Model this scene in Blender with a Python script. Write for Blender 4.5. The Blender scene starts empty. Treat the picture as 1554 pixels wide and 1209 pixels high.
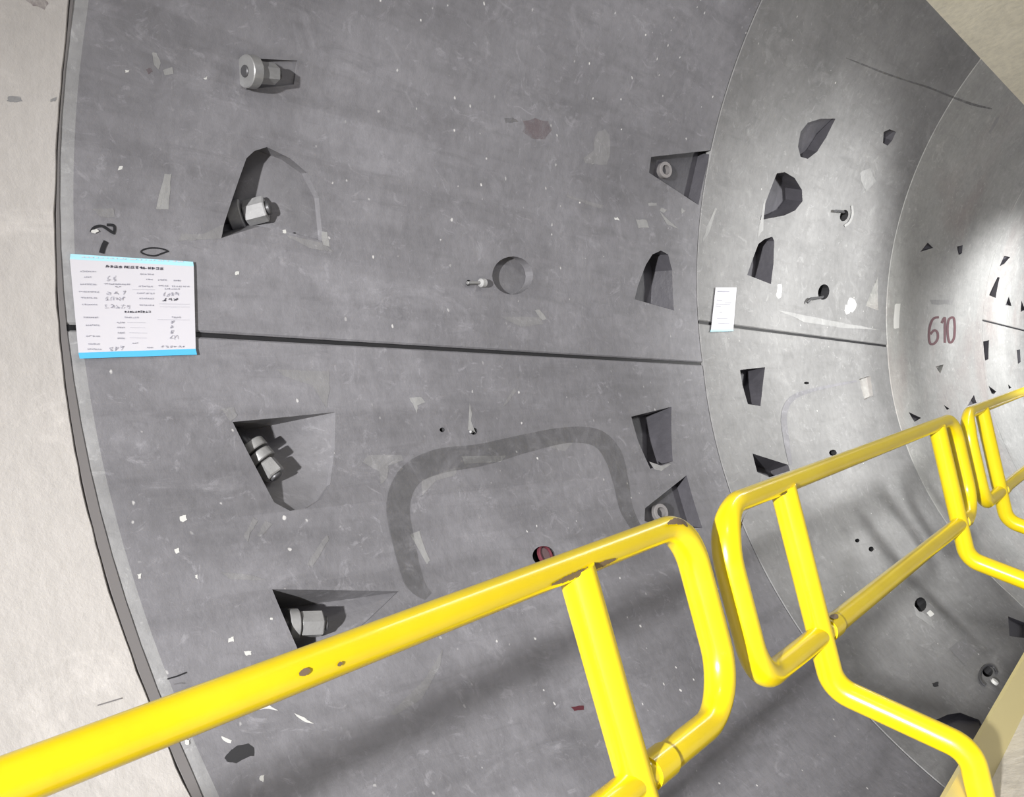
import bpy, bmesh, math, random
import numpy as np
from mathutils import Vector, Matrix
random.seed(7)
scn = bpy.context.scene
col = scn.collection

# ---------------------------------------------------------------- camera
FPX, PCX, PCY = 1600.0, 777.0, 604.5
M = np.array([[0.59756137, -0.0000217, -0.80182318],
              [-0.76189001, -0.31166518, -0.5677926],
              [-0.24988803, 0.95019199, -0.18625563]])      # camera axes as columns
CAM = np.array([0.0, 0.38237699, -0.35998864])
R = 2.13                                                    # inner radius of the lining
cd = bpy.data.cameras.new('camera')
cam = bpy.data.objects.new('camera', cd); col.objects.link(cam)
cd.sensor_fit = 'HORIZONTAL'; cd.sensor_width = 36; cd.lens = FPX / 1554 * 36
cd.clip_start = 0.02
cam.matrix_world = Matrix([[*M[0], CAM[0]], [*M[1], CAM[1]], [*M[2], CAM[2]], [0, 0, 0, 1]])
scn.camera = cam

# ---------------------------------------------------------------- light
w = bpy.data.worlds.new('world'); scn.world = w; w.use_nodes = True
w.node_tree.nodes['Background'].inputs[0].default_value = (0.86, 0.87, 1.0, 1)
w.node_tree.nodes['Background'].inputs[1].default_value = 0.26
scn.view_settings.view_transform = 'Standard'; scn.view_settings.look = 'None'
scn.view_settings.gamma = 1; scn.view_settings.use_curve_mapping = False
scn.view_settings.exposure = 0.0

def lamp(name, kind, loc, energy, color=(1, 1, 1), size=0.05, target=None, angle=None, blend=0.5, sy=None):
    l = bpy.data.lights.new(name, kind); l.energy = energy; l.color = color
    if kind == 'AREA':
        l.size = size
        if sy: l.shape = 'RECTANGLE'; l.size_y = sy
    else: l.shadow_soft_size = size
    if angle: l.spot_size = math.radians(angle); l.spot_blend = blend
    o = bpy.data.objects.new(name, l); col.objects.link(o); o.location = loc
    if target: o.rotation_euler = (Vector(target) - Vector(loc)).to_track_quat('-Z', 'Y').to_euler()
    return o
lamp('work_lamp_behind', 'SPOT', (-2.95, 0.06, -0.36), 3100, (1, .985, .97), 0.06, (6.65, 2.1, -0.30), 48, 1.0)
lamp('work_lamp_near', 'AREA', (0.2, -0.5, 1.35), 9, (1, .98, .95), 0.5, (2.0, 2.0, -0.5))
lamp('added_fill_overhead', 'AREA', (3.9, 0.35, 1.40), 22, (1, .99, .98), 2.8, (3.9, 1.15, -0.6), sy=.12)  # added fill strip, brightens the rail tops and the wall
lamp('work_lamp_mid', 'SPOT', (5.3, 0.12, 0.40), 325, (1, 1, .975), 0.12, (5.05, 2.1, 0.38), 90, 1.0)
lamp('work_lamp_far', 'SPOT', (8.9, 0.3, 0.75), 300, (1, 1, 1), 0.12, (8.8, 2.1, -0.05), 116, 0.6)

# ---------------------------------------------------------------- geometry helpers
def ray(p):
    return M @ np.array([(p[0] - PCX) / FPX, -(p[1] - PCY) / FPX, -1.0])
def on_wall(p, off=0.0):
    """point of the lining (radius R - off) behind a pixel"""
    d = ray(p); r = R - off
    A = d[1] ** 2 + d[2] ** 2; B = CAM[1] * d[1] + CAM[2] * d[2]; C = CAM[1] ** 2 + CAM[2] ** 2 - r * r
    return CAM + d * ((-B + math.sqrt(B * B - A * C)) / A)
def xth(p):
    q = on_wall(p); return q[0], math.atan2(q[2], q[1])
def cyl(x, th, off=0.0):
    return np.array([x, (R - off) * math.cos(th), (R - off) * math.sin(th)])
def size_at(p): return (np.linalg.norm(on_wall(p) - CAM)) / FPX / np.linalg.norm([(p[0]-PCX)/FPX, (p[1]-PCY)/FPX, 1]) 

def wpos(o):
    v = Vector(o.location)
    while o.parent: o = o.parent; v = v + Vector(o.location)
    return v
def link(name, V, F, m, parent=None, origin=None, smooth=0, mi=None):
    V = [Vector(v) for v in V]
    if origin is None:
        origin = sum(V, Vector()) / len(V)
    origin = Vector(origin)
    me = bpy.data.meshes.new(name)
    me.from_pydata([v - origin for v in V], [], F)
    bm = bmesh.new(); bm.from_mesh(me); bmesh.ops.recalc_face_normals(bm, faces=bm.faces) if smooth != -1 else None
    bm.to_mesh(me); bm.free()
    for mm in (m if isinstance(m, (list, tuple)) else [m]): me.materials.append(mm)
    if mi: 
        for i, k in enumerate(mi): me.polygons[i].material_index = k
    if smooth > 0:
        me.shade_smooth(); me.set_sharp_from_angle(angle=math.radians(smooth))
    o = bpy.data.objects.new(name, me); col.objects.link(o)
    if parent:
        o.parent = parent; o.location = origin - wpos(parent)
    else: o.location = origin
    return o
def empty(name, loc):
    o = bpy.data.objects.new(name, None); col.objects.link(o); o.location = loc
    o.empty_display_size = 0.05
    return o
def tag(o, label, cat, group=None):
    o['label'] = label; o['category'] = cat
    if group: o['group'] = group
    return o

# ---------------------------------------------------------------- materials
def mat(name, rgb, rough=0.7, metal=0.0):
    m = bpy.data.materials.new(name); m.use_nodes = True
    b = m.node_tree.nodes['Principled BSDF']
    b.inputs['Base Color'].default_value = (*rgb, 1)
    b.inputs['Roughness'].default_value = rough; b.inputs['Metallic'].default_value = metal
    return m
class NT:
    def __init__(s, m): s.t = m.node_tree; s.b = s.t.nodes['Principled BSDF']; s.co = s.t.nodes.new('ShaderNodeTexCoord'); s.geo = s.t.nodes.new('ShaderNodeNewGeometry')
    def mapping(s, scale, loc=(0, 0, 0)):
        n = s.t.nodes.new('ShaderNodeMapping'); n.inputs['Scale'].default_value = scale; n.inputs['Location'].default_value = loc
        s.t.links.new(s.geo.outputs['Position'], n.inputs[0]); return n.outputs[0]
    def noise(s, vec, scale, detail=4, rough=.55, dist=0.0):
        n = s.t.nodes.new('ShaderNodeTexNoise'); n.inputs['Scale'].default_value = scale; n.inputs['Detail'].default_value = detail
        n.inputs['Roughness'].default_value = rough; n.inputs['Distortion'].default_value = dist
        s.t.links.new(vec, n.inputs['Vector']); return n.outputs['Fac']
    def ramp(s, fac, stops):
        n = s.t.nodes.new('ShaderNodeValToRGB'); e = n.color_ramp.elements
        while len(e) < len(stops): e.new(0.5)
        for i, (p, c) in enumerate(stops):
            e[i].position = p; e[i].color = (*c, 1) if len(c) == 3 else c
        s.t.links.new(fac, n.inputs[0]); return n.outputs[0]
    def mix(s, fac, a, b, mode='MIX'):
        n = s.t.nodes.new('ShaderNodeMix'); n.data_type = 'RGBA'; n.blend_type = mode
        for i, v in ((0, fac), (6, a), (7, b)):
            if isinstance(v, (int, float)): n.inputs[i].default_value = v
            elif isinstance(v, tuple): n.inputs[i].default_value = (*v, 1)
            else: s.t.links.new(v, n.inputs[i])
        return n.outputs[2]
    def bump(s, h, strength=.3, dist=.01):
        n = s.t.nodes.new('ShaderNodeBump'); n.inputs['Strength'].default_value = strength; n.inputs['Distance'].default_value = dist
        s.t.links.new(h, n.inputs['Height']); s.t.links.new(n.outputs[0], s.b.inputs['Normal'])
    def out(s, c): s.t.links.new(c, s.b.inputs['Base Color'])
def g3(v, t=(1, 1, 1)): return (v * t[0], v * t[1], v * t[2])

def concrete(name, base, tint=(1, 1, 1), contrast=.22, specks=0.0, streak=.5, rough=.62, blotch=None, seed=0, fin=.8):
    m = mat(name, g3(base, tint), rough); n = NT(m)
    big = n.noise(n.mapping((1, 1, 1), (seed, 0, 0)), 1.7, 6, .6, .4)
    st = n.noise(n.mapping((.9, 7, 7), (seed, 3, 0)), 2.2, 6, .6, .3)
    fine = n.noise(n.mapping((1, 1, 1)), 26, 5, .65)
    c = n.ramp(big, [(.3, g3(base * (1 - contrast), tint)), (.52, g3(base, tint)), (.72, g3(base * (1 + contrast), tint))])
    s = n.ramp(st, [(.35, (.80, .80, .80)), (.52, (1, 1, 1)), (.68, (1.0, 1.0, 1.0))])
    c = n.mix(streak, c, s, 'MULTIPLY')
    lt = n.ramp(n.noise(n.mapping((1.3, 2.4, 2.4), (9, 1, seed)), 3.1, 7, .68, 1.2), [(.56, (0, 0, 0)), (.72, (.34, .34, .34))])
    c = n.mix(lt, c, g3(min(base * 1.75, .8), tint))
    if blotch:
        bl = n.ramp(n.noise(n.mapping((1, 1, 1), (4, seed, 2)), 1.1, 4, .6, .6), [(.5, (0, 0, 0)), (.68, (.6, .6, .6))])
        c = n.mix(bl, c, blotch)
    f = n.ramp(fine, [(.3, (.86, .86, .86)), (.6, (1.05, 1.05, 1.05))])
    c = n.mix(fin, c, f, 'MULTIPLY')
    if streak > .29:
        sc_ = n.ramp(n.noise(n.mapping((1, 1.5, 1.5), (5, 5, seed)), 9, 9, .72, 2.2), [(.57, (0, 0, 0)), (.66, (.34, .34, .34))])
        c = n.mix(sc_, c, g3(min(base * 1.9, .8), tint))
        dk = n.ramp(n.noise(n.mapping((.7, 4, 4), (1, seed, 7)), 6, 8, .7, .8), [(.33, (.30, .30, .30)), (.45, (0, 0, 0))])
        c = n.mix(dk, c, g3(base * .6, tint))
    if specks:
        v = n.t.nodes.new('ShaderNodeTexVoronoi'); v.inputs['Scale'].default_value = 20
        wob = n.t.nodes.new('ShaderNodeVectorMath'); wob.operation = 'ADD'
        nn = n.t.nodes.new('ShaderNodeTexNoise'); nn.inputs['Scale'].default_value = 60
        sc = n.t.nodes.new('ShaderNodeVectorMath'); sc.operation = 'SCALE'; sc.inputs['Scale'].default_value = .012
        n.t.links.new(n.geo.outputs['Position'], nn.inputs['Vector']); n.t.links.new(nn.outputs['Color'], sc.inputs[0])
        n.t.links.new(n.geo.outputs['Position'], wob.inputs[0]); n.t.links.new(sc.outputs[0], wob.inputs[1])
        n.t.links.new(wob.outputs[0], v.inputs['Vector'])
        d = n.ramp(v.outputs['Distance'], [(.06, (1, 1, 1)), (.10, (0, 0, 0))])
        sep = n.t.nodes.new('ShaderNodeSeparateColor'); n.t.links.new(v.outputs['Color'], sep.inputs[0])
        k = n.ramp(sep.outputs[0], [(1 - specks - .01, (0, 0, 0)), (1 - specks, (1, 1, 1))])
        dens = n.ramp(n.noise(n.mapping((1, 1, 1), (2, 0, 5)), 1.6, 3), [(.42, (0, 0, 0)), (.55, (1, 1, 1))])
        c = n.mix(n.mix(1.0, n.mix(1.0, d, k, 'MULTIPLY'), dens, 'MULTIPLY'), c, (.68, .67, .66))
    n.out(c)
    h = n.mix(.5, fine, n.noise(n.mapping((1, 1, 1)), 7, 6, .6)); n.bump(h, .35, .012)
    return m
MT = {}
MT['uhpc'] = concrete('dark_fibre_concrete', .203, (1.0, .985, 1.06), .24, .6, .7)
MT['uhpc_b'] = concrete('dusty_fibre_concrete', .228, (1.0, .995, 1.0), .2, .1, .45, seed=4)
MT['pocket'] = concrete('shade_dark_pocket_concrete', .07, (1, .97, 1.12), .15, 0, .2, .5)  # shade of the recesses put into the colour, far darker than the wall
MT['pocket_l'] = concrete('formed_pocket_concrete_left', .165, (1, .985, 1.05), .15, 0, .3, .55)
MT['pale'] = concrete('pale_ring_concrete', .36, (1, 1, .97), .16, 0, .4, blotch=(.30, .255, .24), seed=7)
MT['cream'] = concrete('cream_plastered_concrete', .54, (1.0, .955, .915), .07, 0, .1, .75, seed=2, fin=.25)
MT['slab'] = concrete('cream_ceiling_concrete', .84, (1.0, .94, .76), .12, 0, .2, .75, seed=5)
MT['deck'] = concrete('pale_deck_sheet', .60, (1.0, .94, .84), .12, 0, .3, .6, seed=6)
MT['edge'] = concrete('pale_segment_edge', .29, (1, 1, 1.02), .2, .0, .3)  # chamfer strips coloured paler than the wall faces
MT['joint'] = mat('joint_filler', (.19, .18, .18), .8)
MT['black'] = mat('black_rubber_gasket', (.012, .012, .014), .6)
MT['steel'] = concrete('galvanised_steel', .27, (1, 1, 1.0), .12, 0, .2, .42)
MT['steel'].node_tree.nodes['Principled BSDF'].inputs['Metallic'].default_value = .35
MT['steel_dark'] = mat('oily_steel', (.09, .09, .095), .45, .4)
MT['paper'] = mat('white_paper', (.68, .67, .72), .8)
MT['cyan'] = mat('cyan_print', (.10, .52, .86), .7)
MT['cyan_l'] = mat('pale_cyan_print', (.45, .80, .93), .7)
MT['ink'] = mat('black_print', (.05, .05, .07), .8)
MT['inkg'] = mat('grey_print', (.36, .36, .42), .8)
MT['marker'] = mat('black_marker', (.015, .015, .018), .6)
MT['redpaint'] = mat('dark_red_paint', (.10, .016, .026), .7)
MT['redfade'] = mat('faded_red_stain', (.20, .15, .16), .8)
MT['scuff'] = concrete('pale_scuff', .32, (1, 1, 1), .2, 0, .2, .8)
MT['scuff_d'] = concrete('light_grey_smear', .235, (1, .99, 1.02), .15, 0, .3, .8)
MT['damp'] = concrete('damp_dark_band', .15, (1, .99, 1.02), .15, .25, .4, .55)
MT['hole'] = mat('dark_hole_lining', (.03, .03, .033), .9)
MT['redfade2'] = mat('dull_red_plastic', (.13, .08, .085), .7)
MT['white'] = mat('white_mortar_glare', (.66, .66, .64), .8)
def soften(m, lo, hi, amt, scale=30):
    t = m.node_tree; b = t.nodes['Principled BSDF']; n = NT(m)
    a = n.ramp(n.noise(n.mapping((1, 1, 1)), scale, 6, .7, 1), [(lo, (0, 0, 0)), (hi, (amt, amt, amt))]); t.links.new(a, b.inputs['Alpha'])
soften(MT['damp'], .25, .55, .5, 9); soften(MT['redfade'], .3, .55, .45, 16); 
def yellow():
    m = mat('yellow_enamel', (.86, .66, .025), .28); n = NT(m)
    c = n.ramp(n.noise(n.mapping((1, 1, 1)), 5, 5, .6), [(.3, (.62, .46, .004)), (.55, (.66, .50, .003)), (.75, (.68, .53, .012))])
    d = n.ramp(n.noise(n.mapping((1, 1, 1), (3, 3, 3)), 40, 6, .7), [(.70, (0, 0, 0)), (.76, (.5, .5, .5))])
    c = n.mix(d, c, (.40, .29, .04)); n.out(c)
    n.bump(n.noise(n.mapping((1, 1, 1)), 30, 3), .08, .003)
    n.b.inputs['Coat Weight'].default_value = .3
    return m
MT['yellow'] = yellow()
MT['yellow_pale'] = mat('faded_yellow_enamel', (.62, .54, .26), .5)
MT['rust'] = mat('bare_brown_steel', (.17, .12, .075), .6, .2)

# ---------------------------------------------------------------- lining segments
J0 = [(108,0),(99,100),(91,200),(86,300),(85,400),(92,500),(106,600),(122,700),(140,800),(163,880),(190,960),(228,1060),(262,1140),(292,1209)]
J0W = [5, 5, 5, 5, 6, 9, 13, 18, 19, 19, 19, 17, 18, 20]
J1 = [(1070,557),(1076,610),(1083,660),(1094,710),(1107,745),(1158,860),(1175,895),(1213,952),(1330,1092),(1390,1156),(1441,1206)]
J2 = [(1347,528),(1348,545),(1356,603),(1365,647),(1381,692),(1403,736),(1432,787),(1496,864),(1535,905)]
def curve(pts, deg):
    q = np.array([xth(p) for p in pts]); lo, hi = q[:, 1].min(), q[:, 1].max()
    c = np.polyfit(q[:, 1], q[:, 0], deg)
    return lambda th: float(np.polyval(c, min(max(th, lo), hi)))
j0 = curve(J0, 4); j0b = curve([(p[0] + w_, p[1]) for p, w_ in zip(J0, J0W)], 4)
j1 = curve(J1, 2); j2 = curve(J2, 2)
D = math.radians
def segment(name, xa, xb, t0, t1, m, thick=.28, ragged=0, ca=.02, cb=.004, nx=1, ct=.004, em=None):
    """curved slab from x=xa(th) to xb(th), chamfered along its edges"""
    n = max(8, int((t1 - t0) / D(.8)))
    V = []; F = []; ths = [t0 + (t1 - t0) * i / n for i in range(n + 1)]
    ths = [t0, t0 + ct / R] + ths[1:-1] + [t1 - ct / R, t1]
    for k, th in enumerate(ths):
        e = k in (0, len(ths) - 1)
        a = xa(th) + (random.uniform(-1, 1) * ragged if ragged else 0); b = xb(th) + (random.uniform(-1, 1) * ragged if ragged else 0)
        eo = ct if e else 0
        cd_ = min(ca, .0055)
        row = [(a, -thick), (a, -cd_ - eo), (a + ca * 1.1, -eo), (b - cb, -eo), (b, -cb - eo), (b, -thick)]
        for x, o in row: V.append(cyl(x, th, o))
    N = 6
    for k in range(len(ths) - 1):
        for j in range(N):
            F.append((k * N + j, k * N + (j + 1) % N, (k + 1) * N + (j + 1) % N, (k + 1) * N + j))
    F.append(tuple(range(N))); F.append(tuple(reversed(range((len(ths) - 1) * N, len(ths) * N))))
    mi = [1 if (em and i < (len(ths) - 1) * N and i % N == 1) else 0 for i in range(len(F))]
    return link(name, V, F, [m, em] if em else m, smooth=25, mi=mi if em else None)

def cutter(outline, zk=1.0):
    """outline: [(px, py, depth[, shift_px, shift_py])]; solid that carves a pocket"""
    V = []; n = len(outline)
    for o in outline: V.append(on_wall(o[:2], .05))
    for o in outline:
        sx, sy = (o[3], o[4]) if len(o) > 3 else (0, 0)
        a = on_wall(o[:2], 0); b = on_wall((o[0] + sx, o[1] + sy), 0)
        th = math.atan2(b[2], b[1]); V.append(cyl(b[0], th, -o[2] * zk))
    # top verts straight above outline along the radius
    for i, o in enumerate(outline):
        a = on_wall(o[:2], 0); V[i] = cyl(a[0], math.atan2(a[2], a[1]), .05)
        if o[2] < .02: pass
    ring = [cyl(*xth(o[:2]), 0) for o in outline]
    V = V[:n] + ring + V[n:]
    bm = bmesh.new(); bv = [bm.verts.new(Vector(v)) for v in V]
    for k in (0, 1):
        for i in range(n):
            j = (i + 1) % n; bm.faces.new((bv[k*n+i], bv[k*n+j], bv[(k+1)*n+j], bv[(k+1)*n+i]))
    bm.faces.new(bv[:n])
    cb_ = sum((Vector(v) for v in V[2*n:]), Vector()) / n
    fs = bm.faces.new(bv[2*n:][::-1]); bmesh.ops.triangulate(bm, faces=[fs])
    bmesh.ops.recalc_face_normals(bm, faces=bm.faces)
    return bm
def carve(seg, outlines, pm):
    """boolean every pocket out of the segment; the carved faces take the pocket material"""
    seg.data.materials.append(MT['hole']) if len(seg.data.materials) < 2 else None
    all_ = bmesh.new()
    for ol, mname in outlines:
        b = cutter(ol, .42 if mname == 'pocket' else 1.0); me = bpy.data.meshes.new('t'); b.to_mesh(me); b.free()
        names = [mm.name for mm in seg.data.materials]
        if MT[mname].name not in names: seg.data.materials.append(MT[mname]); names.append(MT[mname].name)
        k = names.index(MT[mname].name)
        for p in me.polygons: p.material_index = k
        all_.from_mesh(me); bpy.data.meshes.remove(me)
    me = bpy.data.meshes.new('cut'); all_.to_mesh(me); all_.free()
    for mm in seg.data.materials: me.materials.append(mm)
    c = bpy.data.objects.new('cut', me); col.objects.link(c)
    md = seg.modifiers.new('b', 'BOOLEAN'); md.operation = 'DIFFERENCE'; md.object = c; md.solver = 'EXACT'; md.use_self = True
    bpy.context.view_layer.update()
    dg = bpy.context.evaluated_depsgraph_get()
    nm = bpy.data.meshes.new_from_object(seg.evaluated_get(dg))
    seg.modifiers.clear(); old = seg.data; seg.data = nm; nm.name = seg.name
    bpy.data.objects.remove(c); bpy.data.meshes.remove(me)
    nm.shade_smooth(); nm.set_sharp_from_angle(angle=D(22))

K = lambda v: (lambda th: v)
TL1 = xth((600, 524.5))[1]; TL2 = xth((1230, 510))[1]; TL3 = xth((1520, 493))[1]
G = .0055 / R * 1.0
TOP, BOT = D(61), D(-75)
X3, X4, X5, X6 = 8.36, 10.7, 13.0, 15.3
segL = segment('tunnel_segment', K(-1.5), j0, BOT, TOP, MT['cream'], ragged=.0015, ca=.005, cb=.006)
tag(segL, 'cream plastered tunnel ring along the left edge of the picture', 'tunnel segment')
segAu = segment('tunnel_segment', j0b, lambda t: j1(t) - .003, TL1 + G, TOP, MT['uhpc'], ca=.024, em=MT['edge'])
tag(segAu, 'large dark grey lining segment above the long black joint, with a round hole', 'tunnel segment')
segAl = segment('tunnel_segment', j0b, lambda t: j1(t) - .004, BOT, TL1 - G, MT['uhpc'], ca=.024, em=MT['edge'])
tag(segAl, 'large dark grey lining segment below the long black joint, with a rounded dark band', 'tunnel segment')
segBu = segment('tunnel_segment', lambda t: j1(t) + .003, lambda t: j2(t) - .002, TL2 + G, TOP, MT['uhpc_b'], ca=.003)
tag(segBu, 'dusty grey lining segment above the short joint right of the small notice', 'tunnel segment')
segBl = segment('tunnel_segment', lambda t: j1(t) + .004, lambda t: j2(t) - .003, BOT, TL2 - G, MT['uhpc_b'], ca=.003)
tag(segBl, 'dusty grey lining segment below the short joint, behind the second railing', 'tunnel segment')
segC = segment('tunnel_segment', lambda t: j2(t) + .003, K(X3 - .003), BOT, TOP, MT['pale'], ca=.007)
tag(segC, 'pale tunnel ring painted with the red number 610', 'tunnel segment')
segDu = segment('tunnel_segment', K(X3 + .003), K(X4 - .003), TL3 + G, TOP, MT['pale'], ca=.006)
tag(segDu, 'bright pale lining segment above the farthest dark joint at the right edge', 'tunnel segment')
segDl = segment('tunnel_segment', K(X3 + .003), K(X4 - .003), BOT, TL3 - G, MT['pale'], ca=.006)
tag(segDl, 'bright pale lining segment below the farthest dark joint at the right edge', 'tunnel segment')
segE = segment('tunnel_segment', K(X4 + .003), K(X5), BOT, TOP, MT['pale'], ca=.006)
tag(segE, 'farthest pale tunnel ring, at the extreme right edge behind the railing', 'tunnel segment')

# ---- pockets cut into the segments: outline pixel, depth in metres (shift of the floor vertex in pixels)
def P(dep, *pts, sh=(0, 0)): return [(p[0], p[1], (p[2] if len(p) > 2 else dep), *( (p[3], p[4]) if len(p) > 4 else sh)) for p in pts]
def ell(cx, cy, rx, ry, dep, n=20, sh=(0, 0), rot=0):
    return [(cx + rx * math.cos(a) * math.cos(rot) - ry * math.sin(a) * math.sin(rot), cy + rx * math.cos(a) * math.sin(rot) + ry * math.sin(a) * math.cos(rot), dep, *sh) for a in [2 * math.pi * i / n for i in range(n)]]
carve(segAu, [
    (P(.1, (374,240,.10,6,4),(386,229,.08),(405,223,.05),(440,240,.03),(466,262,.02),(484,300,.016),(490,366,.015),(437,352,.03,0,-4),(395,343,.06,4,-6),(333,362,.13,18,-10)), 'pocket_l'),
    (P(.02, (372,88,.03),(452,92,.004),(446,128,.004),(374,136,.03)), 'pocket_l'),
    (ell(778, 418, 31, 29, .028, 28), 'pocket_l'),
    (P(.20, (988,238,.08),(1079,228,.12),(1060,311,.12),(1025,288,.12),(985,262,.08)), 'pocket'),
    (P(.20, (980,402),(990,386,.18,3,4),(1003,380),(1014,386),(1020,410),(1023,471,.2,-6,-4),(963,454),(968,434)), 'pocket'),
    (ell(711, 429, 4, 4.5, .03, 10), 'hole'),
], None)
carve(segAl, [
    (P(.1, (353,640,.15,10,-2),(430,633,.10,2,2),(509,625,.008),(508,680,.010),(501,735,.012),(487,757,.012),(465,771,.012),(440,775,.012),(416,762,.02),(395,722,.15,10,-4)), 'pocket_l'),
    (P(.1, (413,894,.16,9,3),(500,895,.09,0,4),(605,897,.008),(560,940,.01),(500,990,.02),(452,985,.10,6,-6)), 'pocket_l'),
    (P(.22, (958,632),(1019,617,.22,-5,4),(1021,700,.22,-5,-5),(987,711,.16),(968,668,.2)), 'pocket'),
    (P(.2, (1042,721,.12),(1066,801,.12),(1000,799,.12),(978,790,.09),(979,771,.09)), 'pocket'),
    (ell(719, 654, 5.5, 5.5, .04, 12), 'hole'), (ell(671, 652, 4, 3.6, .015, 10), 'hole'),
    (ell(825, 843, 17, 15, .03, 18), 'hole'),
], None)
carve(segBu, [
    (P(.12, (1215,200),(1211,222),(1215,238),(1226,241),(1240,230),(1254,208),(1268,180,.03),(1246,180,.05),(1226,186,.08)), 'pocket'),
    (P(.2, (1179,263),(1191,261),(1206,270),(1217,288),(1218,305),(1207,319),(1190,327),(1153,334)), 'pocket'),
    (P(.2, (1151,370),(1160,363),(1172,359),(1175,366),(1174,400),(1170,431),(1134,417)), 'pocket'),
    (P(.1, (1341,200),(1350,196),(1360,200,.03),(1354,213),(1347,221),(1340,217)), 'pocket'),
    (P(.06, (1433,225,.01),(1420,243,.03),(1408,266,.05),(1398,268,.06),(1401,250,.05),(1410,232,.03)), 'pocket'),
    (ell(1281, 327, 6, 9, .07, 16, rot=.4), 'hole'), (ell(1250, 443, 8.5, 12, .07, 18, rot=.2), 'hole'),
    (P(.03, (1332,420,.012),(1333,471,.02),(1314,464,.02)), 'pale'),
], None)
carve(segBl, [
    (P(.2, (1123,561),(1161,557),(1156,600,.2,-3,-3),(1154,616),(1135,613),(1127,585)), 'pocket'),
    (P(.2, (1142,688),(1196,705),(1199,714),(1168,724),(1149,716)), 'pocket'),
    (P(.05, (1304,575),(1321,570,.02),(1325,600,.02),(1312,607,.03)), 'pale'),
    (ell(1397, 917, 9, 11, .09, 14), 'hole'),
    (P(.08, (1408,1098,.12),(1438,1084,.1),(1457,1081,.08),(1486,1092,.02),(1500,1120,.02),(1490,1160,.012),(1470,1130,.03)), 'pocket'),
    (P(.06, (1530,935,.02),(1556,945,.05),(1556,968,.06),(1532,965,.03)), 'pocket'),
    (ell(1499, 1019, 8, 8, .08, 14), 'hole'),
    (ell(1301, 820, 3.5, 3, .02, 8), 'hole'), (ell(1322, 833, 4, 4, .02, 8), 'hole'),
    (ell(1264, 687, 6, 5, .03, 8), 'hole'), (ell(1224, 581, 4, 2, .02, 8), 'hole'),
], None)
carve(segC, [
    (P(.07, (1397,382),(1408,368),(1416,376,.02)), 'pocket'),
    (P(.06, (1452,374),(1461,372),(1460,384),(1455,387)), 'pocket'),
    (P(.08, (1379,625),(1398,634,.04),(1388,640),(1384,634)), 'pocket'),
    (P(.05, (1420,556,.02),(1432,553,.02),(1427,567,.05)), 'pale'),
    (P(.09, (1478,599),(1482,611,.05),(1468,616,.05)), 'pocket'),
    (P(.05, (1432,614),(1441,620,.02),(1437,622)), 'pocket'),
], None)
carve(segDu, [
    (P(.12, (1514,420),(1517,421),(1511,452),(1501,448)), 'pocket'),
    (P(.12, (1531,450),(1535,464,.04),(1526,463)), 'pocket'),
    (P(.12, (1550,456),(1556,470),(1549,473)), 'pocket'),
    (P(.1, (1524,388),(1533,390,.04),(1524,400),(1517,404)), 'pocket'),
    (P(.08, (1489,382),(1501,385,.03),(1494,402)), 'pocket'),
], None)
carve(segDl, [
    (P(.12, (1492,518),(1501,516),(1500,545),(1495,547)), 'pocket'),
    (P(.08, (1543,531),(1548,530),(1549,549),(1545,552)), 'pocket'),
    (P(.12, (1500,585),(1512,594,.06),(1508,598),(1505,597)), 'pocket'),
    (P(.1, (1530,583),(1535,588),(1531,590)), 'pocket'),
], None)

# ---- joint filler behind the rings, black rubber gaskets in the joints
def strip(name, m, f0, f1, ta, tb, o0, o1, parent, n=60):
    V = []; F = []
    for i in range(n + 1):
        th = ta + (tb - ta) * i / n
        for x, o in ((f0(th), o0), (f1(th), o0), (f1(th), o1), (f0(th), o1)): V.append(cyl(x, th, o))
    for i in range(n):
        for j in range(4): F.append((i*4+j, i*4+(j+1) % 4, (i+1)*4+(j+1) % 4, (i+1)*4+j))
    F += [(0, 1, 2, 3), (n*4+3, n*4+2, n*4+1, n*4)]
    return link(name, V, F, m, parent, smooth=30)
strip('joint_filler', MT['joint'], lambda t: j0(t) + .001, lambda t: j0b(t) - .001, BOT, TOP, -.003, -.2, segAl)
for f, s, o in ((j1, segBl, -.02), (j2, segC, -.012), (K(X3), segDl, -.012)):
    strip('gasket', MT['black'], lambda t: f(t) - .0025, lambda t: f(t) + .0025, BOT, TOP, o, -.08, s)
def lgasket(name, xa, xb, th, seg, dep):
    n = 8; V = []; F = []
    for i in range(n + 1):
        x = xa + (xb - xa) * i / n
        for t, o in ((th - G * .92, -dep), (th + G * .92, -dep), (th + G * .92, -.09), (th - G * .92, -.09)): V.append(cyl(x, t, o))
    for i in range(n):
        for j in range(4): F.append((i*4+j, i*4+(j+1) % 4, (i+1)*4+(j+1) % 4, (i+1)*4+j))
    F += [(0, 1, 2, 3), (n*4+3, n*4+2, n*4+1, n*4)]
    link(name, V, F, MT['black'], seg)
lgasket('gasket', j0b(TL1) + .002, j1(TL1) - .01, TL1, segAl, .006)
lgasket('gasket', j1(TL2) + .01, j2(TL2) - .01, TL2, segBl, .004)
lgasket('gasket', X3 + .01, X4 - .01, TL3, segDl, .004)

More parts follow.
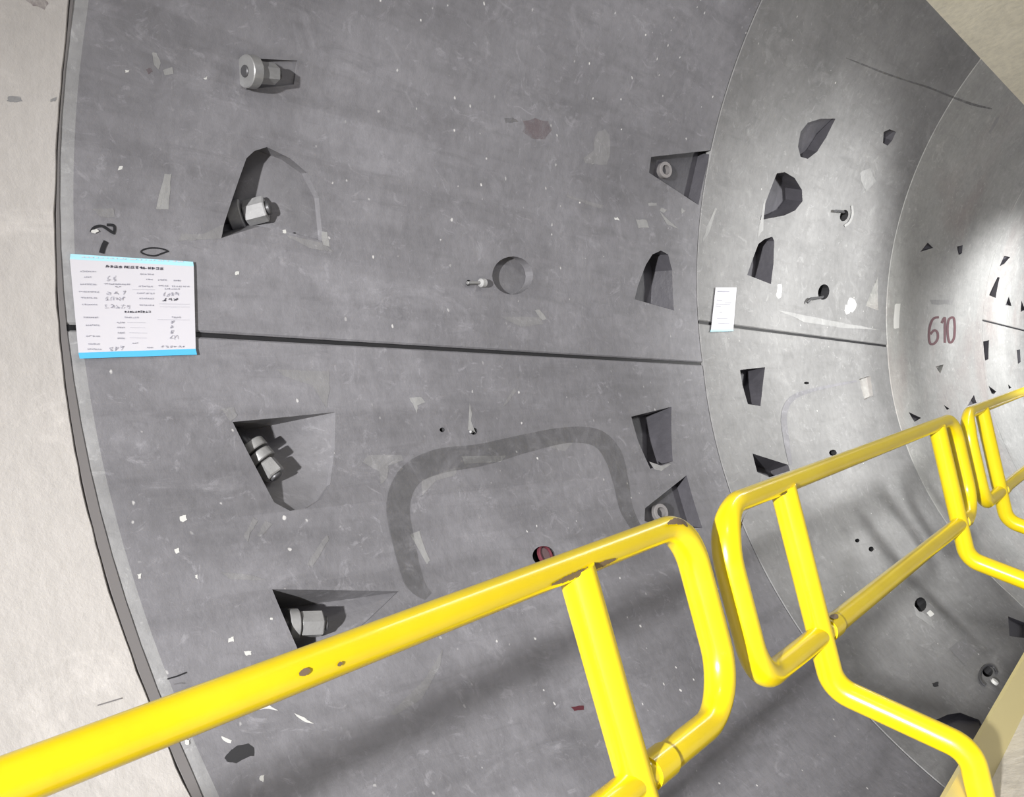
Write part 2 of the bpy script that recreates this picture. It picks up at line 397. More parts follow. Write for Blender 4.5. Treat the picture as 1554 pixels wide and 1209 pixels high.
# ---------------------------------------------------------------- marks on the wall
def patch(name, pts, m, parent, off=.0006, origin=None, rag=0):
    """polygon mark that hugs the wall: outline in pixels"""
    if rag:
        q = []
        for i, p in enumerate(pts):
            r_ = pts[(i + 1) % len(pts)]
            for t in (0, .33, .66):
                q.append((p[0] + (r_[0]-p[0])*t + random.uniform(-rag, rag), p[1] + (r_[1]-p[1])*t + random.uniform(-rag, rag)))
        pts = q
    V = [on_wall(p, off) for p in pts]
    c = np.mean(np.array(pts), axis=0); V.append(on_wall(c, off)); n = len(pts)
    F = [(i, (i + 1) % n, n) for i in range(n)]
    return link(name, V, F, m, parent, smooth=-1)
def ribbon_geo(pts, wpx, off, V, F, sub=None):
    pts = [np.array(p[:2], float) for p in pts]; ws = wpx if isinstance(wpx, (list, tuple)) else [wpx] * len(pts)
    st = len(V)
    for i, p in enumerate(pts):
        a = pts[max(i - 1, 0)]; b = pts[min(i + 1, len(pts) - 1)]; d = b - a; d /= max(np.linalg.norm(d), 1e-6)
        nn = np.array([-d[1], d[0]]) * ws[i] / 2
        V += [on_wall(p + nn, off), on_wall(p - nn, off)]
    for i in range(len(pts) - 1):
        k = st + i * 2; F.append((k, k + 1, k + 3, k + 2))
def smooth_pts(pts, n=6):
    out = []; P_ = [np.array(p, float) for p in pts]
    for i in range(len(P_) - 1):
        p0 = P_[max(i - 1, 0)]; p1 = P_[i]; p2 = P_[i + 1]; p3 = P_[min(i + 2, len(P_) - 1)]
        for k in range(n):
            t = k / n
            out.append(.5 * ((2*p1) + (-p0+p2)*t + (2*p0-5*p1+4*p2-p3)*t*t + (-p0+3*p1-3*p2+p3)*t**3))
    out.append(P_[-1]); return out
def ribbon(name, lines, wpx, m, parent, off=.0014, sm=True):
    V = []; F = []
    for l in lines:
        q = smooth_pts(l) if sm else l
        if isinstance(wpx, (list, tuple)):
            ws = [np.interp(i / (len(q) - 1) * (len(wpx) - 1), range(len(wpx)), wpx) for i in range(len(q))]
        else: ws = wpx
        ribbon_geo(q, ws, off, V, F)
    return link(name, V, F, m, parent, smooth=-1)

# rounded dark band on the lower segment and its fainter twin on the next ring
ribbon('dark_band', [[(650,905),(628,880),(612,820),(604,765),(622,722),(665,700),(730,690),(800,672),(860,660),(905,664),(930,690),(942,730),(952,775),(975,815)]], [14,30,34,36,36,38,34,28,24,26,28,24,20,12], MT['damp'], segAl)
ribbon('dark_band', [[(1200,705),(1194,670),(1190,630),(1203,604),(1240,590),(1300,578)]], [5, 9, 9, 8, 5, 3], MT['uhpc'], segBl)
patch('red_stain', [(795,185),(812,178),(832,184),(838,198),(828,212),(808,212),(794,200)], MT['redfade'], segAu, rag=1.5)
patch('red_stain', [(232,108),(225,112),(222,106),(228,102)], MT['redfade'], segAu, rag=1)
patch('dark_stain', [(341,1150),(350,1137),(362,1131),(378,1128),(386,1135),(385,1146),(372,1150),(358,1157),(345,1155)], MT['hole'], segAl, rag=1.2)
patch('dark_stain', [(766,180),(778,178),(786,184),(776,187),(767,186)], MT['damp'], segAu, rag=1)
ribbon('scratch', [[(254,1030),(268,1026),(283,1020)]], 2.2, MT['marker'], segAl, sm=False)
ribbon('scratch', [[(264,1038),(275,1036),(281,1037)]], 2.0, MT['damp'], segAl, sm=False)
ribbon('scratch', [[(148,1070),(165,1065),(185,1059)]], 2.0, MT['joint'], segL, sm=False)
patch('dark_stain', [(12,146),(30,147),(34,153),(22,156),(11,153)], MT['edge'], segL, rag=1)
patch('dark_stain', [(68,1,),(77,150),(85,148),(84,153),(77,155)][1:], MT['edge'], segL, rag=1)
patch('dark_stain', [(40,0),(66,-4),(74,6),(68,14),(50,8)], MT['redfade'], segL, rag=1)
ribbon('crack', [[(1284,88),(1310,98),(1340,110),(1375,122),(1410,133),(1440,145),(1475,158),(1505,165)]], [1, 2.5, 3, 2.5, 3, 3, 4, 2], MT['damp'], segBu)
# pale scrapes, smears, mortar dabs and a glare painted white
A_ = [('scuff', [(230,80),(237,80),(244,96),(240,106),(234,98)]), ('scuff', [(247,107),(262,102),(263,112),(250,115)]),
      ('scuff', [(250,264),(260,264),(257,300),(255,318),(236,317),(242,295)]), ('scuff_d', [(330,345),(340,340),(336,362),(300,364),(270,366),(275,355),(310,356)]),
      ('scuff_d', [(906,200),(918,196),(926,205),(927,230),(920,250),(888,248),(886,240),(900,232),(902,212)]),
      ('scuff', [(903,212),(915,208),(922,214),(905,216)]), ('scuff', [(893,236),(912,234),(915,245),(898,250)]),
      ('scuff_d', [(860,295),(917,312),(914,317),(880,306),(862,300)]), ('scuff', [(965,333),(980,333),(985,345),(968,346)]),
      ('scuff', [(984,308),(997,308),(997,312),(984,313)]), ('scuff', [(1003,315),(1012,318),(1008,323),(1001,320)]),
      ('scuff', [(1085,315),(1088,316),(1078,350),(1066,368),(1072,345)]), ('scuff', [(1034,316),(1040,320),(1034,325)]),
      ('scuff', [(1001,322),(1012,332),(1030,347),(1012,340)]), ('scuff_d', [(760,480),(820,482),(825,492),(790,495)]),
      ('scuff', [(810,470),(818,470),(830,484),(824,486)]), ('white', [(181,252),(186,252),(186,257),(179,258)]), ('white', [(932,330),(938,330),(940,334),(934,334)]),
      ('white', [(308,119),(315,116),(313,121)]), ('white', [(190,106),(197,106),(195,110),(190,110)]), ('scuff_d', [(140,316),(172,316),(175,330),(150,328)]),
      ('white', [(429,349),(434,349),(434,354),(429,353)]), ('white', [(357,412),(364,411),(363,417),(357,417)]), ('scuff', [(488,350),(497,352),(500,374),(490,372)]),
      ('scuff_d', [(490,368),(505,382),(470,376),(440,362),(435,356)])]
for m_, p_ in A_: patch('scrape' if m_ != 'white' else 'mortar_glare_dab', p_, MT[m_], segAu, rag=.8)
B_ = [('white', [(273,783),(282,781),(284,788),(277,793),(273,790)]), ('scuff', [(621,603),(640,602),(645,610),(634,615),(633,628),(626,612)]),
      ('scuff', [(712,610),(717,628),(712,645),(722,656),(710,652)]), ('scuff_d', [(560,690),(610,690),(612,698),(590,706),(588,725),(578,735),(575,715),(550,700)]),
      ('scuff_d', [(385,785),(392,790),(380,808),(376,822),(370,812)]), ('scuff_d', [(402,790),(414,795),(396,815),(390,812)]),
      ('scuff_d', [(485,825),(497,810),(500,818),(475,858),(466,856)]), ('scuff', [(700,692),(768,692),(760,700),(705,703)]),
      ('scuff', [(985,700),(1005,706),(1018,704),(1004,714),(992,712)]), ('scuff', [(622,810),(648,856),(652,850),(636,805)]),
      ('scuff_d', [(640,728),(662,720),(695,708),(690,722),(655,730),(640,752)]), ('scuff_d', [(830,668),(870,672),(858,684),(834,680)]),
      ('scuff_d', [(780,588),(784,592),(770,612),(762,618)]), ('white', [(375,1071),(408,1069),(422,1078),(412,1074),(395,1076)]),
      ('white', [(446,1082),(462,1088),(476,1098),(460,1094)]), ('white', [(410,937),(414,937),(414,940),(410,940)]),
      ('white', [(370,988),(381,988),(381,994),(372,994)]), ('white', [(346,968),(355,966),(355,973),(347,974)]), ('white', [(280,1122),(288,1122),(286,1130),(281,1129)]),
      ('white', [(336,1116),(352,1124),(350,1128),(338,1122)]), ('white', [(394,1177),(401,1176),(400,1186),(394,1184)]), ('white', [(296,872),(300,872),(300,878),(296,877)]),
      ('white', [(209,872),(214,870),(214,878),(210,878)]), ('white', [(265,834),(271,831),(272,838),(267,840)]),('scuff_d', [(420,560),(500,563),(500,590),(495,620),(488,590),(430,570)]),
      ('scuff_d', [(335,620),(355,618),(360,630),(350,640)]), ('scuff_d', [(405,880),(350,878),(335,868),(380,872)]), ('scuff_d', [(655,1020),(672,985),(668,1010),(640,1060),(600,1085),(590,1085)])]
for m_, p_ in B_: patch('scrape' if m_ != 'white' else 'mortar_glare_dab', p_, MT[m_], segAl, rag=.8)
for (cx, cy, r_) in ((1292,462,10),(1286,470,7),(1182,447,5)):  # first two paint a light glare as white blobs
    patch('mortar_glare_dab', [(cx + r_ * .8 * math.cos(a) * random.uniform(.6, 1.1), cy + r_ * 1.3 * math.sin(a) * random.uniform(.6, 1.1)) for a in np.linspace(0, 6.0, 11)], MT['white'], segBu)
C_ = [('white', [(1180,432),(1186,431),(1187,444),(1178,447)]), ('white', [(1358,462),(1366,460),(1364,498),(1356,498)]), ('scuff', [(1180,470),(1240,482),(1290,492),(1335,500),(1280,498),(1220,488)]),
      ('scuff', [(1150,360),(1158,310),(1162,300),(1158,350)]), ('scuff', [(1305,262),(1320,255),(1330,275),(1315,290),(1308,278)]),
      ('scuff', [(1500,200),(1512,180),(1520,172),(1510,192),(1503,204)])]
for m_, p_ in C_: patch('scrape', p_, MT[m_], segBu, rag=.8)
patch('pale_square', [(1440,984),(1460,968),(1482,986),(1463,1008)], MT['scuff_d'], segBl)
patch('scrape', [(1386,918),(1396,928),(1412,936),(1420,955),(1404,944),(1390,934)], MT['scuff'], segBl, rag=.8)
patch('scrape', [(1412,925),(1418,932),(1412,936),(1406,930)], MT['white'], segBl, rag=.5)
patch('red_stain', [(866,1072),(886,1070),(886,1077),(872,1078)], MT['redpaint'], segAl, rag=.6)
patch('scrape', [(1412,455),(1446,455),(1444,462),(1414,462)], MT['scuff'], segC, rag=.8)
patch('dark_stain', [(1415,1036),(1424,1034),(1424,1041),(1417,1042)], MT['hole'], segBl, rag=.6)

# painted ring number
def letters(name, strokes, wpx, m, label, cat, off=.0016):
    V = []; F = []
    for l in strokes: ribbon_geo(smooth_pts(l, 5), wpx, off, V, F)
    o = link(name, V, F, m, smooth=-1); return tag(o, label, cat)
letters('painted_number', [[(1425,481),(1416,484),(1411,497),(1410,512),(1412,521),(1418,521),(1423,514),(1423,505),(1418,501),(1412,507)],
        [(1429,490),(1434,482),(1434,500),(1434,520)], [(1446,481),(1440,485),(1438,500),(1440,517),(1444,519),(1448,512),(1449,497),(1448,484),(1445,481)]], 3.6, MT['redpaint'],
        'dark red 610 painted on the pale ring beyond the second joint', 'painted number')
letters('painted_mark', [[(138,352),(143,345),(155,343),(168,351),(174,354)], [(162,341),(172,342),(174,348),(172,355)]], 4.2, MT['marker'], 'black brushed numeral lying sideways just above the large notice', 'painted mark')
letters('painted_mark', [[(161,366),(157,374),(154,384)]], 8, MT['marker'], 'thick black dash painted right above the left end of the large notice', 'painted mark')
letters('painted_mark', [[(254,380),(244,377),(231,376),(219,378),(214,382),(221,386),(234,388),(244,385),(252,382),(256,381)]], 2.2, MT['marker'], 'thin black oval painted above the middle of the large notice', 'painted mark')
patch('mortar_glare_dab', [(138,350),(146,347),(151,351),(144,354),(139,353)], MT['white'], segAu, rag=.5, off=.003)

# ---------------------------------------------------------------- notices
def sheet(name, corners, n, off, lift=.0):
    """bowed sheet: bilinear between four pixel corners TL TR BR BL"""
    tl, tr, br, bl = [np.array(c, float) for c in corners]
    def uv(u, v): return (tl * (1 - u) + tr * u) * (1 - v) + (bl * (1 - u) + br * u) * v
    V = []; F = []
    for k in (0, 1):
        for j in range(n + 1):
            for i in range(n + 1):
                u, v = i / n, j / n
                V.append(on_wall(uv(u, v), off + lift * math.sin(v * 3.14) * (1 - u * .5) - k * .0006))
    N = (n + 1) ** 2
    for j in range(n):
        for i in range(n):
            a = j * (n + 1) + i; q = (a, a + 1, a + n + 2, a + n + 1); F.append(q); F.append(tuple(x + N for x in q[::-1]))
    def edge(a, b): F.append((a, b, b + N, a + N))
    for i in range(n):
        edge(i, i + 1); edge(n * (n + 1) + i + 1, n * (n + 1) + i); edge((i + 1) * (n + 1), i * (n + 1)); edge(i * (n + 1) + n, (i + 1) * (n + 1) + n)
    return V, F, uv
V, F, uvf = sheet('p', ((106,393),(294,404),(297,529),(119,535)), 8, .006)
NO = empty('notice', on_wall((207, 464), .004))
tag(NO, 'large white form with cyan bands stuck across the left end of the black joint', 'notice')
link('sheet', V, F, MT['paper'], NO)
V, F, _ = sheet('p', ((107,385),(293,397),(294,404),(106,393)), 4, .006); link('header_band', V, F, MT['cyan_l'], NO)['label'] = 'pale cyan band with white lettering'
V, F, _ = sheet('p', ((119,535),(297,529),(299,538),(121,544)), 4, .006); link('footer_band', V, F, MT['cyan'], NO)['label'] = 'cyan band'
def Z3(x, y): return (100 + x / 6.362, 370 + y / 6.362)
rn = random.Random(3)
def glyphs(x0, x1, y, h, n, skew=0.0, wpx=.8, dens=4):
    """a row of small printed characters between two points of the form"""
    out = []
    for i in range(n):
        cx = x0 + (x1 - x0) * (i + .5) / n; w_ = (x1 - x0) / n * .7; yy = y + skew * (cx - x0)
        for k in range(dens):
            if rn.random() < .5:
                q = rn.uniform(-.5, .5) * h; out.append([Z3(cx - w_/2, yy + q), Z3(cx + w_/2, yy + q)])
            else:
                q = rn.uniform(-.5, .5) * w_; out.append([Z3(cx + q, yy - h/2), Z3(cx + q + rn.uniform(-.3, .3) * w_, yy + h/2)])
    return out
def text(name, rows, wpx, m, off=.0072):
    V = []; F = []
    for l in rows: ribbon_geo(l, wpx, off, V, F)
    return link(name, V, F, m, NO, smooth=-1)
text('title_text', glyphs(385, 945, 214, 24, 14, .046, dens=5), .8, MT['ink'])
rows = []
for x0, x1, y, n_ in ((135,288,264,8),(175,245,320,4),(135,295,388,8),(118,318,460,9),(138,302,518,8),(152,302,584,7),(168,312,708,8),(188,325,784,7),(190,328,888,7),(212,326,964,7),(205,340,1014,7),
                      (710,848,291,6),(770,838,343,4),(700,838,408,6),(678,856,474,8),(705,848,526,7),(705,848,590,7),(362,624,385,12),(470,530,414,3),(888,990,402,5),(1018,1190,408,8),(950,1096,432,7),
                      (562,702,708,7),(1018,1108,708,5),(488,568,758,5),(490,568,806,5),(498,568,857,5),(498,568,909,5),(638,698,957,3),(780,842,1000,4),(885,975,346,5),(1040,1110,353,4)):
    rows += glyphs(x0, x1, y, 13, n_, .02, dens=3)
text('form_text', rows, .55, MT['inkg'])
text('form_text', glyphs(562, 818, 655, 18, 10, 0, dens=4), .7, MT['ink'])
rows = []
for x0, x1, y in ((590,770,758),(620,765,806),(610,785,857),(615,780,906),(900,1195,578),(905,1195,607),(885,1195,730),(640,860,440)):
    rows.append([Z3(x0, y), Z3(x1, y + 3)])
text('form_line', rows, .35, MT['inkg'])
rows = []
def scrib(x0, x1, y, h, n):
    for i in range(n):
        cx = x0 + (x1 - x0) * (i + .5) / n; w_ = (x1 - x0) / n * .42
        for k in range(3):
            pts = [Z3(cx + rn.uniform(-w_, w_), y + rn.uniform(-h, h) / 2) for _ in range(3)]; rows.append(smooth_pts(pts, 3))
scrib(385, 490, 335, 60, 2); scrib(375, 585, 470, 44, 3); scrib(375, 580, 528, 44, 4); scrib(370, 632, 602, 44, 5)
scrib(920, 1095, 485, 44, 4); scrib(990, 1090, 900, 44, 2); scrib(1005, 1060, 750, 40, 1); scrib(1000, 1045, 800, 40, 1); scrib(1005, 1045, 850, 36, 1)
scrib(412, 565, 1008, 48, 3); scrib(912, 1160, 992, 22, 6)
text('handwriting', rows, .6, MT['inkg'])
rows = []; scrib(920, 1090, 536, 36, 3); text('handwriting', rows, .8, MT['ink'])
hd = []
for i in range(22):
    x = 150 + i * 46 + rn.uniform(-8, 8); y = 122 + (x - 60) * .046; hd.append([Z3(x, y), Z3(x + rn.uniform(14, 34), y + 1)])
V = []; F = []
for l in hd: ribbon_geo(l, 1.3, .0072, V, F)
link('header_text', V, F, MT['paper'], NO, smooth=-1)
# small notice on the second joint
V, F, _ = sheet('p', ((1086,436),(1118,436),(1113,499),(1079,500)), 6, .006)
N2 = empty('notice', on_wall((1099, 470), .004))
tag(N2, 'small white sheet hanging at the near end of the short joint', 'notice')
link('sheet', V, F, MT['paper'], N2)
V, F, _ = sheet('p', ((1079,500),(1113,499),(1113,502),(1078,503.5)), 3, .006); link('footer_band', V, F, MT['cyan_l'], N2)['label'] = 'pale blue band'
V = []; F = []
ribbon_geo([(1089,442),(1107,442.5)], 1.6, .0072, V, F)
for y, x0, x1 in ((455,1088,1096),(461,1087,1108),(464,1086,1094),(459,1100,1110),(473,1092,1096),(483,1088,1104),(490,1090,1107)): ribbon_geo([(x0, y), (x1, y + .5)], .7, .0072, V, F)
link('form_text', V, F, MT['inkg'], N2, smooth=-1)

# ---------------------------------------------------------------- bolts
def frame_of(ax):
    ax = Vector(ax).normalized(); u = ax.orthogonal().normalized(); return ax, u, ax.cross(u)
def disc(name, c, ax, r, h, n, m, parent, bevel=.002, rot=0.0, hole=0.0):
    ax, u, v = frame_of(ax); c = Vector(c); V = []; F = []
    prof = [(0, r - bevel), (bevel, r), (h - bevel, r), (h, r - bevel)]
    if hole: prof += [(h, hole), (0, hole)]
    for z, rr in prof:
        for i in range(n):
            a = rot + 2 * math.pi * i / n; V.append(c + ax * z + (u * math.cos(a) + v * math.sin(a)) * rr)
    k = len(prof)
    for j in range(k - (0 if hole else 1)):
        for i in range(n):
            F.append((j*n+i, j*n+(i+1) % n, ((j+1) % k)*n+(i+1) % n, ((j+1) % k)*n+i))
    if not hole: F += [tuple(range(n))[::-1], tuple(range(n*(k-1), n*k))]
    return link(name, V, F, m, parent, smooth=35)
def bolt(p, off, q, qoff, rw, rn_, label, mw=None, grp=None, washers=1, lw=.02, ln=.055, name='bolt', back=.045):
    """bolt whose shaft starts at wall pixel p (height off) and points to pixel q"""
    a = Vector(on_wall(p, off)); b = Vector(on_wall(q, qoff)); ax = (b - a).normalized()
    e = empty(name, a); tag(e, label, 'bolt', grp)
    disc('shank', a - ax * back, ax, rn_ * .55, back + lw * washers + ln + .014, 18, MT['steel_dark'], e)
    for i in range(washers):
        disc('washer', a + ax * (lw * 1.25 * i), ax, rw * (1 - .06 * i), lw, 28, mw or MT['steel'], e)
    disc('nut', a + ax * (lw * 1.25 * washers - .003), ax, rn_, ln, 6, mw or MT['steel'], e, .003, rot=.25)
    return e
bolt((372,108), .022, (425,113), .030, .036, .024, 'bolt with hexagonal nut near the top of the upper segment', back=.004, lw=.026, ln=.05)
bolt((350,330), -.085, (396,318), -.03, .036, .030, 'dull bolt half hidden in the large pocket of the upper segment', MT['edge'], lw=.03, ln=.05)
bolt((378,676), -.05, (412,715), -.02, .034, .026, 'stacked-washer bolt slanting down in the pocket below the notice', washers=2, lw=.022, ln=.038)
bolt((436,948), -.04, (492,946), -.010, .034, .029, 'bolt with thick washer just above the near yellow handrail', lw=.022, ln=.05)
# open ring of a bolt sleeve in the two right-hand pockets
for p, r_, lab in (((1005,259), .030, 'ring-shaped bolt sleeve in the triangular pocket high on the upper segment'), ((998,779), .030, 'ring-shaped bolt sleeve in the triangular pocket above the railing corner')):
    a = on_wall(p, -.035); o = disc('bolt_sleeve', a, (-.35, -.9, -.3 if p[1] < 500 else 0), r_, .022, 28, MT['joint'], None, hole=r_ * .6); tag(o, lab, 'bolt sleeve')
# little pin beside the round hole
e = empty('anchor_pin', on_wall((725, 429), 0)); tag(e, 'small pale anchor pin left of the round hole', 'pin')
a = Vector(on_wall((709,429), .006)); b = Vector(on_wall((729,429), .010)); ax = (b - a).normalized()
disc('pin', a, ax, .005, (b - a).length, 12, MT['steel'], e, .001)
disc('pin_head', b - ax * .004, ax, .0125, .026, 14, MT['scuff'], e, .005)
# grout plug, red
e = empty('grout_plug', on_wall((825, 843), -.012)); tag(e, 'round dark red grout plug peeping over the near yellow handrail', 'plug')
a = on_wall((825, 843), -.012); nrm = (0, -a[1], -a[2])
disc('plug', a, nrm, .024, .006, 24, MT['redfade2'], e); disc('rim', a, nrm, .030, .011, 24, MT['redpaint'], e, hole=.024)
# cable hooks in the two small holes on the dusty segment
def wire(name, pts, r_, m, parent=None):
    V = []; F = []; n = 8; P_ = [Vector(p) for p in pts]
    for i, p in enumerate(P_):
        d = (P_[min(i+1, len(P_)-1)] - P_[max(i-1, 0)]).normalized(); _, u, v = frame_of(d)
        if i and u.dot(pu) < 0: pass
        if i: u = (pu - d * pu.dot(d)).normalized(); v = d.cross(u)
        pu = u
        for k in range(n): a = 2 * math.pi * k / n; V.append(p + (u * math.cos(a) + v * math.sin(a)) * r_)
    for i in range(len(P_) - 1):
        for k in range(n): F.append((i*n+k, i*n+(k+1) % n, (i+1)*n+(k+1) % n, (i+1)*n+k))
    F += [tuple(range(n))[::-1], tuple(range(n*(len(P_)-1), n*len(P_)))]
    return link(name, V, F, m, parent, smooth=40)
o = wire('hook', [on_wall((1249,450), -.03), on_wall((1247,451), .012), on_wall((1240,452), .02), on_wall((1231,453), .02), on_wall((1228,456), .018), on_wall((1225,459), .012)], .0065, MT['steel_dark'])
tag(o, 'small bent hook sticking out of the round hole near the short joint', 'hook')
o = wire('pin', [on_wall((1281,322), -.03), on_wall((1278,321), .01), on_wall((1268,320), .022)], .007, MT['steel_dark'])
tag(o, 'dark pin poking from the hole in the middle of the dusty segment', 'pin')
V = []; F = []; ribbon_geo(smooth_pts([(1293,312),(1294,324),(1290,336),(1282,343)]), 3.5, .004, V, F); link('hole_rim', V, F, MT['scuff'], segBu, smooth=-1)
o = wire('loop', [on_wall((1488 + 12 - 13*math.cos(t_), 1025 - 16*math.sin(t_)), .012) for t_ in np.linspace(-1.2, 2.9, 16)], .006, MT['steel_dark']); tag(o, 'dark bent wire loop around a hole low behind the second railing', 'wire loop')
a = on_wall((1508, 1036), .01); o = disc('cap', a, (0, -a[1], -a[2]), .016, .014, 14, MT['white'], None); tag(o, 'small white cap beside the wire loop near the walkway edge', 'cap')
o = wire('pin', [on_wall((719,655), -.03), on_wall((716,656), -.003), on_wall((714,655), .006)], .0035, MT['edge']); tag(o, 'tiny pale pin in the small hole above the rounded band', 'pin')

# ---------------------------------------------------------------- yellow railings
RDIR = np.array([0.99668376, 0.0270178, 0.07675632]); RDN = np.array([0.25766805, 0.16011911, -0.95287409]); RN0 = np.array([-0.03872523, 0.98709271, 0.15539739])
RN = np.array([-0.0270977444, 0.999632789, 0.0])
KN = 0.7116509733349393
def rp(s, d, nn=0.0): return Vector(CAM + RDIR * s + RDN * d + RN0 * KN + RN * nn)
def fillet(pts, rad, closed=False, n=8):
    out = []; N = len(pts)
    for i in range(N):
        if not closed and i in (0, N - 1): out.append(pts[i]); continue
        a, b, c = pts[i - 1], pts[i], pts[(i + 1) % N]
        u = (a - b); w_ = (c - b); lu, lw_ = u.length, w_.length; u.normalize(); w_.normalize()
        r_ = rad[i] if isinstance(rad, (list, tuple)) else rad
        ang = u.angle(w_); t = min(r_ / math.tan(ang / 2), lu * .49, lw_ * .49); r2 = t * math.tan(ang / 2)
        cen = b + (u + w_).normalized() * (r2 / math.sin(ang / 2)); p0 = b + u * t; p1 = b + w_ * t
        v0 = p0 - cen; v1 = p1 - cen; tot = v0.angle(v1); axn = v0.cross(v1).normalized()
        for k in range(n + 1): out.append(cen + Matrix.Rotation(tot * k / n, 3, axn) @ v0)
    return out
def densify(pts, step=.05, closed=False):
    out = []; N = len(pts)
    for i in range(N if closed else N - 1):
        a, b = pts[i], pts[(i + 1) % N]; k = max(1, int((b - a).length / step))
        for j in range(k): out.append(a.lerp(b, j / k))
    if not closed: out.append(pts[-1])
    return out
def tube(name, pts, radf, m, parent, closed=False, n=24):
    V = []; F = []; N = len(pts); fr = []; pu = None
    for i, p in enumerate(pts):
        a = pts[i - 1] if (i or closed) else p; b = pts[(i + 1) % N] if (i < N - 1 or closed) else p
        d = (b - a).normalized()
        u = (pu - d * pu.dot(d)).normalized() if pu else d.cross(Vector((0, 1, 0.01))).normalized()
        pu = u; v = d.cross(u); r_ = radf(p, d) if callable(radf) else radf
        for k in range(n): t = 2 * math.pi * k / n; V.append(p + (u * math.cos(t) + v * math.sin(t)) * r_)
    for i in range(N if closed else N - 1):
        for k in range(n): F.append((i*n+k, i*n+(k+1) % n, ((i+1) % N)*n+(k+1) % n, ((i+1) % N)*n+k))
    if not closed: F += [tuple(range(n))[::-1], tuple(range(n*(N-1), n*N))]
    return link(name, V, F, m, parent, smooth=50)
def chip(parent, path, cen, p0, p1, a0, a1, r_, seed=0):
    """flake of bare steel on the bent frame tube between two of its points; angle 0 = outer side, 90 = towards the walkway"""
    rr = random.Random(seed); N = len(path)
    ia = min(range(N), key=lambda i: (path[i] - p0).length); ib = min(range(N), key=lambda i: (path[i] - p1).length)
    if ib < ia: ia, ib = ib, ia
    seg = path[ia:ib + 1] if ib - ia < N / 2 else path[ib:] + path[:ia + 1]
    if len(seg) < 3: seg = path[ia - 1:ia + 2]
    mid_ = (p0 + p1) / 2; seg = densify(seg, .003)
    if (p1 - p0).length < .05: mid_ = min(seg, key=lambda q: (q - mid_).length); seg = [q for q in seg if (q - mid_).length < (p1 - p0).length * .5]
    n = len(seg) - 1; V = []; F = []
    side = Vector(-RN0).normalized()
    for i, p in enumerate(seg):
        d = (seg[min(i + 1, n)] - seg[max(i - 1, 0)]).normalized(); outw = d.cross(side).normalized()
        if outw.dot(p - cen) < 0: outw = -outw
        h = math.sin(math.pi * min(max(i / n, .03), .97)) ** .5; mid = (a0 + a1) / 2; hw = (a1 - a0) / 2 * h
        lo, hi = mid - hw * rr.uniform(.6, 1.1), mid + hw * rr.uniform(.6, 1.1)
        for k in range(5):
            a = lo + (hi - lo) * k / 4; V.append(p + (outw * math.cos(a) + side * math.sin(a)) * (r_ + .0008))
    for i in range(n):
        for k in range(4): F.append((i*5+k, i*5+k+1, (i+1)*5+k+1, (i+1)*5+k))
    return link('paint_chip', V, F, MT['rust'], parent, smooth=-1)
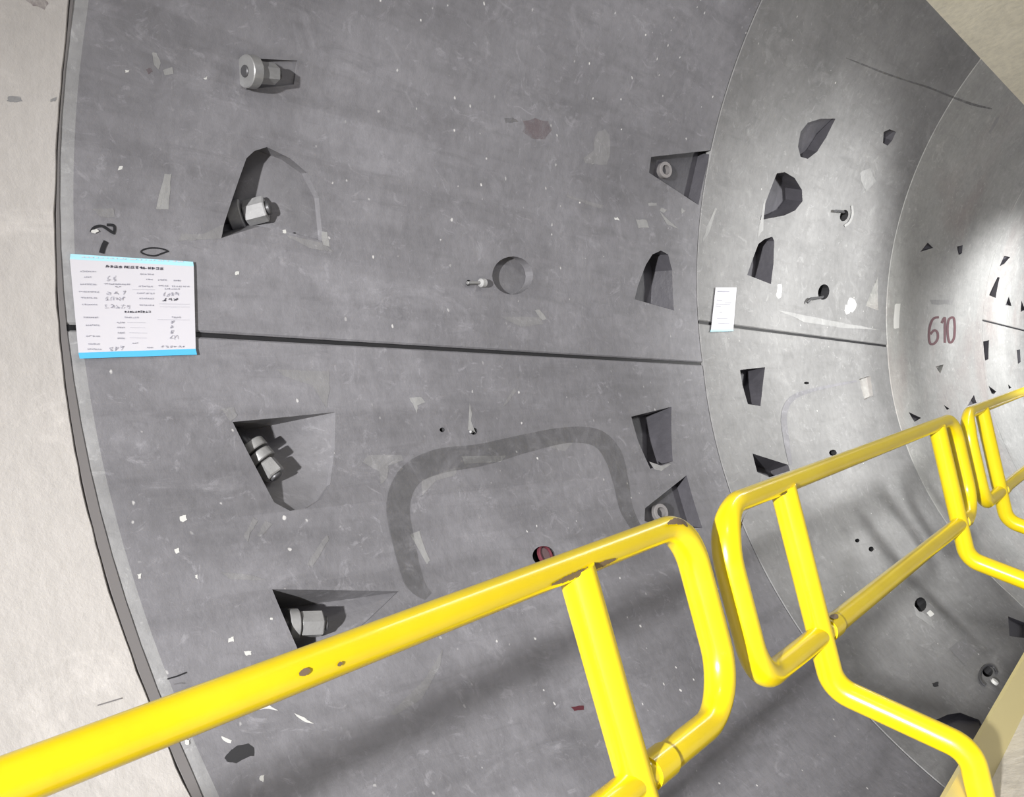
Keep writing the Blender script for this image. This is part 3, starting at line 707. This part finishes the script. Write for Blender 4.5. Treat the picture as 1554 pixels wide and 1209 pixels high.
def railing(s0, s1, posts, label, dtop=.174, dmid=.476, chips=()):
    e = empty('railing', rp((s0 + s1) / 2, .87, -.22)); tag(e, label, 'railing', 'yellow railing panels along the walkway')
    loop = fillet([rp(s0, dtop), rp(s1, dtop), rp(s1, dmid), rp(s0, dmid)], .085, True, 10)
    loop = densify(loop, .02, True)
    def rad(p, d):
        q = max(0, (abs(d.dot(Vector(RDN))) - .2) / .8); dd = -(p - rp(0, 0)).z / .95 + (p.x - CAM[0]) * .0805; base = .0185 if dd < (dtop + dmid) / 2 else .0215
        return base + (.0245 - base) * min(1, q * 1.3)
    tube('frame_tube', loop, rad, MT['yellow'], e, True)
    for s in posts:
        pp = fillet([rp(s, dtop + .005), rp(s, .583), rp(s, .745, -.222), rp(s, .872, -.222)], [0, .06, .06, 0], False, 8)
        tube('post', densify(pp, .05), .0245, MT['yellow'], e)
        # welded sleeve on the middle rail
        V0 = [rp(s + .03, dmid), rp(s + .085, dmid)]
        tube('sleeve', V0, .0245, MT['yellow'], e)
    cen = rp((s0 + s1) / 2, (dtop + dmid) / 2)
    for sa, da, sb, db, a0, a1, r_ in chips: chip(e, loop, cen, rp(sa, da), rp(sb, db), a0, a1, r_)
    return e
railing(-1.45, 1.425, (-1.15, 1.10), 'nearest yellow tubular railing panel, entering at the lower left corner', chips=(
    (1.01, .174, 1.17, .174, 1.75, 2.35, .0188), (.60, .174, .618, .174, 1.3, 1.7, .0187), (.645, .174, .657, .174, 1.6, 1.9, .0187), (1.34, .174, 1.425, .23, .75, 1.35, .0215)))
railing(1.545, 3.36, (1.862, 3.155), 'second yellow tubular railing panel, right of the nearest one', chips=((1.80, .174, 1.87, .174, 2.2, 2.6, .0188), (1.90, .476, 1.945, .476, 2.3, 2.9, .0252), (1.64, .174, 1.545, .28, 2.15, 2.5, .0228)))
railing(3.545, 5.35, (3.845, 5.06), 'third yellow railing panel, in front of the pale far rings')
railing(5.5, 7.3, (5.8, 7.0), 'farthest yellow railing panel, cut by the right edge of the picture')
# ---------------------------------------------------------------- walkway deck and its edge bar
def box(name, c8, m, parent=None):
    F = [(0, 1, 2, 3), (7, 6, 5, 4), (0, 4, 5, 1), (1, 5, 6, 2), (2, 6, 7, 3), (3, 7, 4, 0)]
    return link(name, c8, F, m, parent)
def slab(s0, s1, d, n0, n1, h):
    c = [rp(s0, d, n0), rp(s1, d, n0), rp(s1, d, n1), rp(s0, d, n1)]
    return c + [v - Vector((0, 0, h)) for v in c]
fl = box('floor', slab(-1.5, 9, .872, -2.0, -.190, .04), MT['deck']); fl['kind'] = 'structure'
tr = box('trim_1', slab(-1.5, 9, .79, -.190, -.180, .115), MT['yellow_pale']); tr['kind'] = 'structure'
# ---------------------------------------------------------------- ceiling slab
yz = (R * math.cos(D(58.4)), R * math.sin(D(58.4)))
cl = box('ceiling', [(-2, -1.2, yz[1]), (14, -1.2, yz[1]), (14, yz[0] + .01, yz[1]), (-2, yz[0] + .01, yz[1]), (-2, -1.2, yz[1] + .12), (14, -1.2, yz[1] + .12), (14, yz[0] + .01, yz[1] + .12), (-2, yz[0] + .01, yz[1] + .12)], MT['slab'])
cl['kind'] = 'structure'
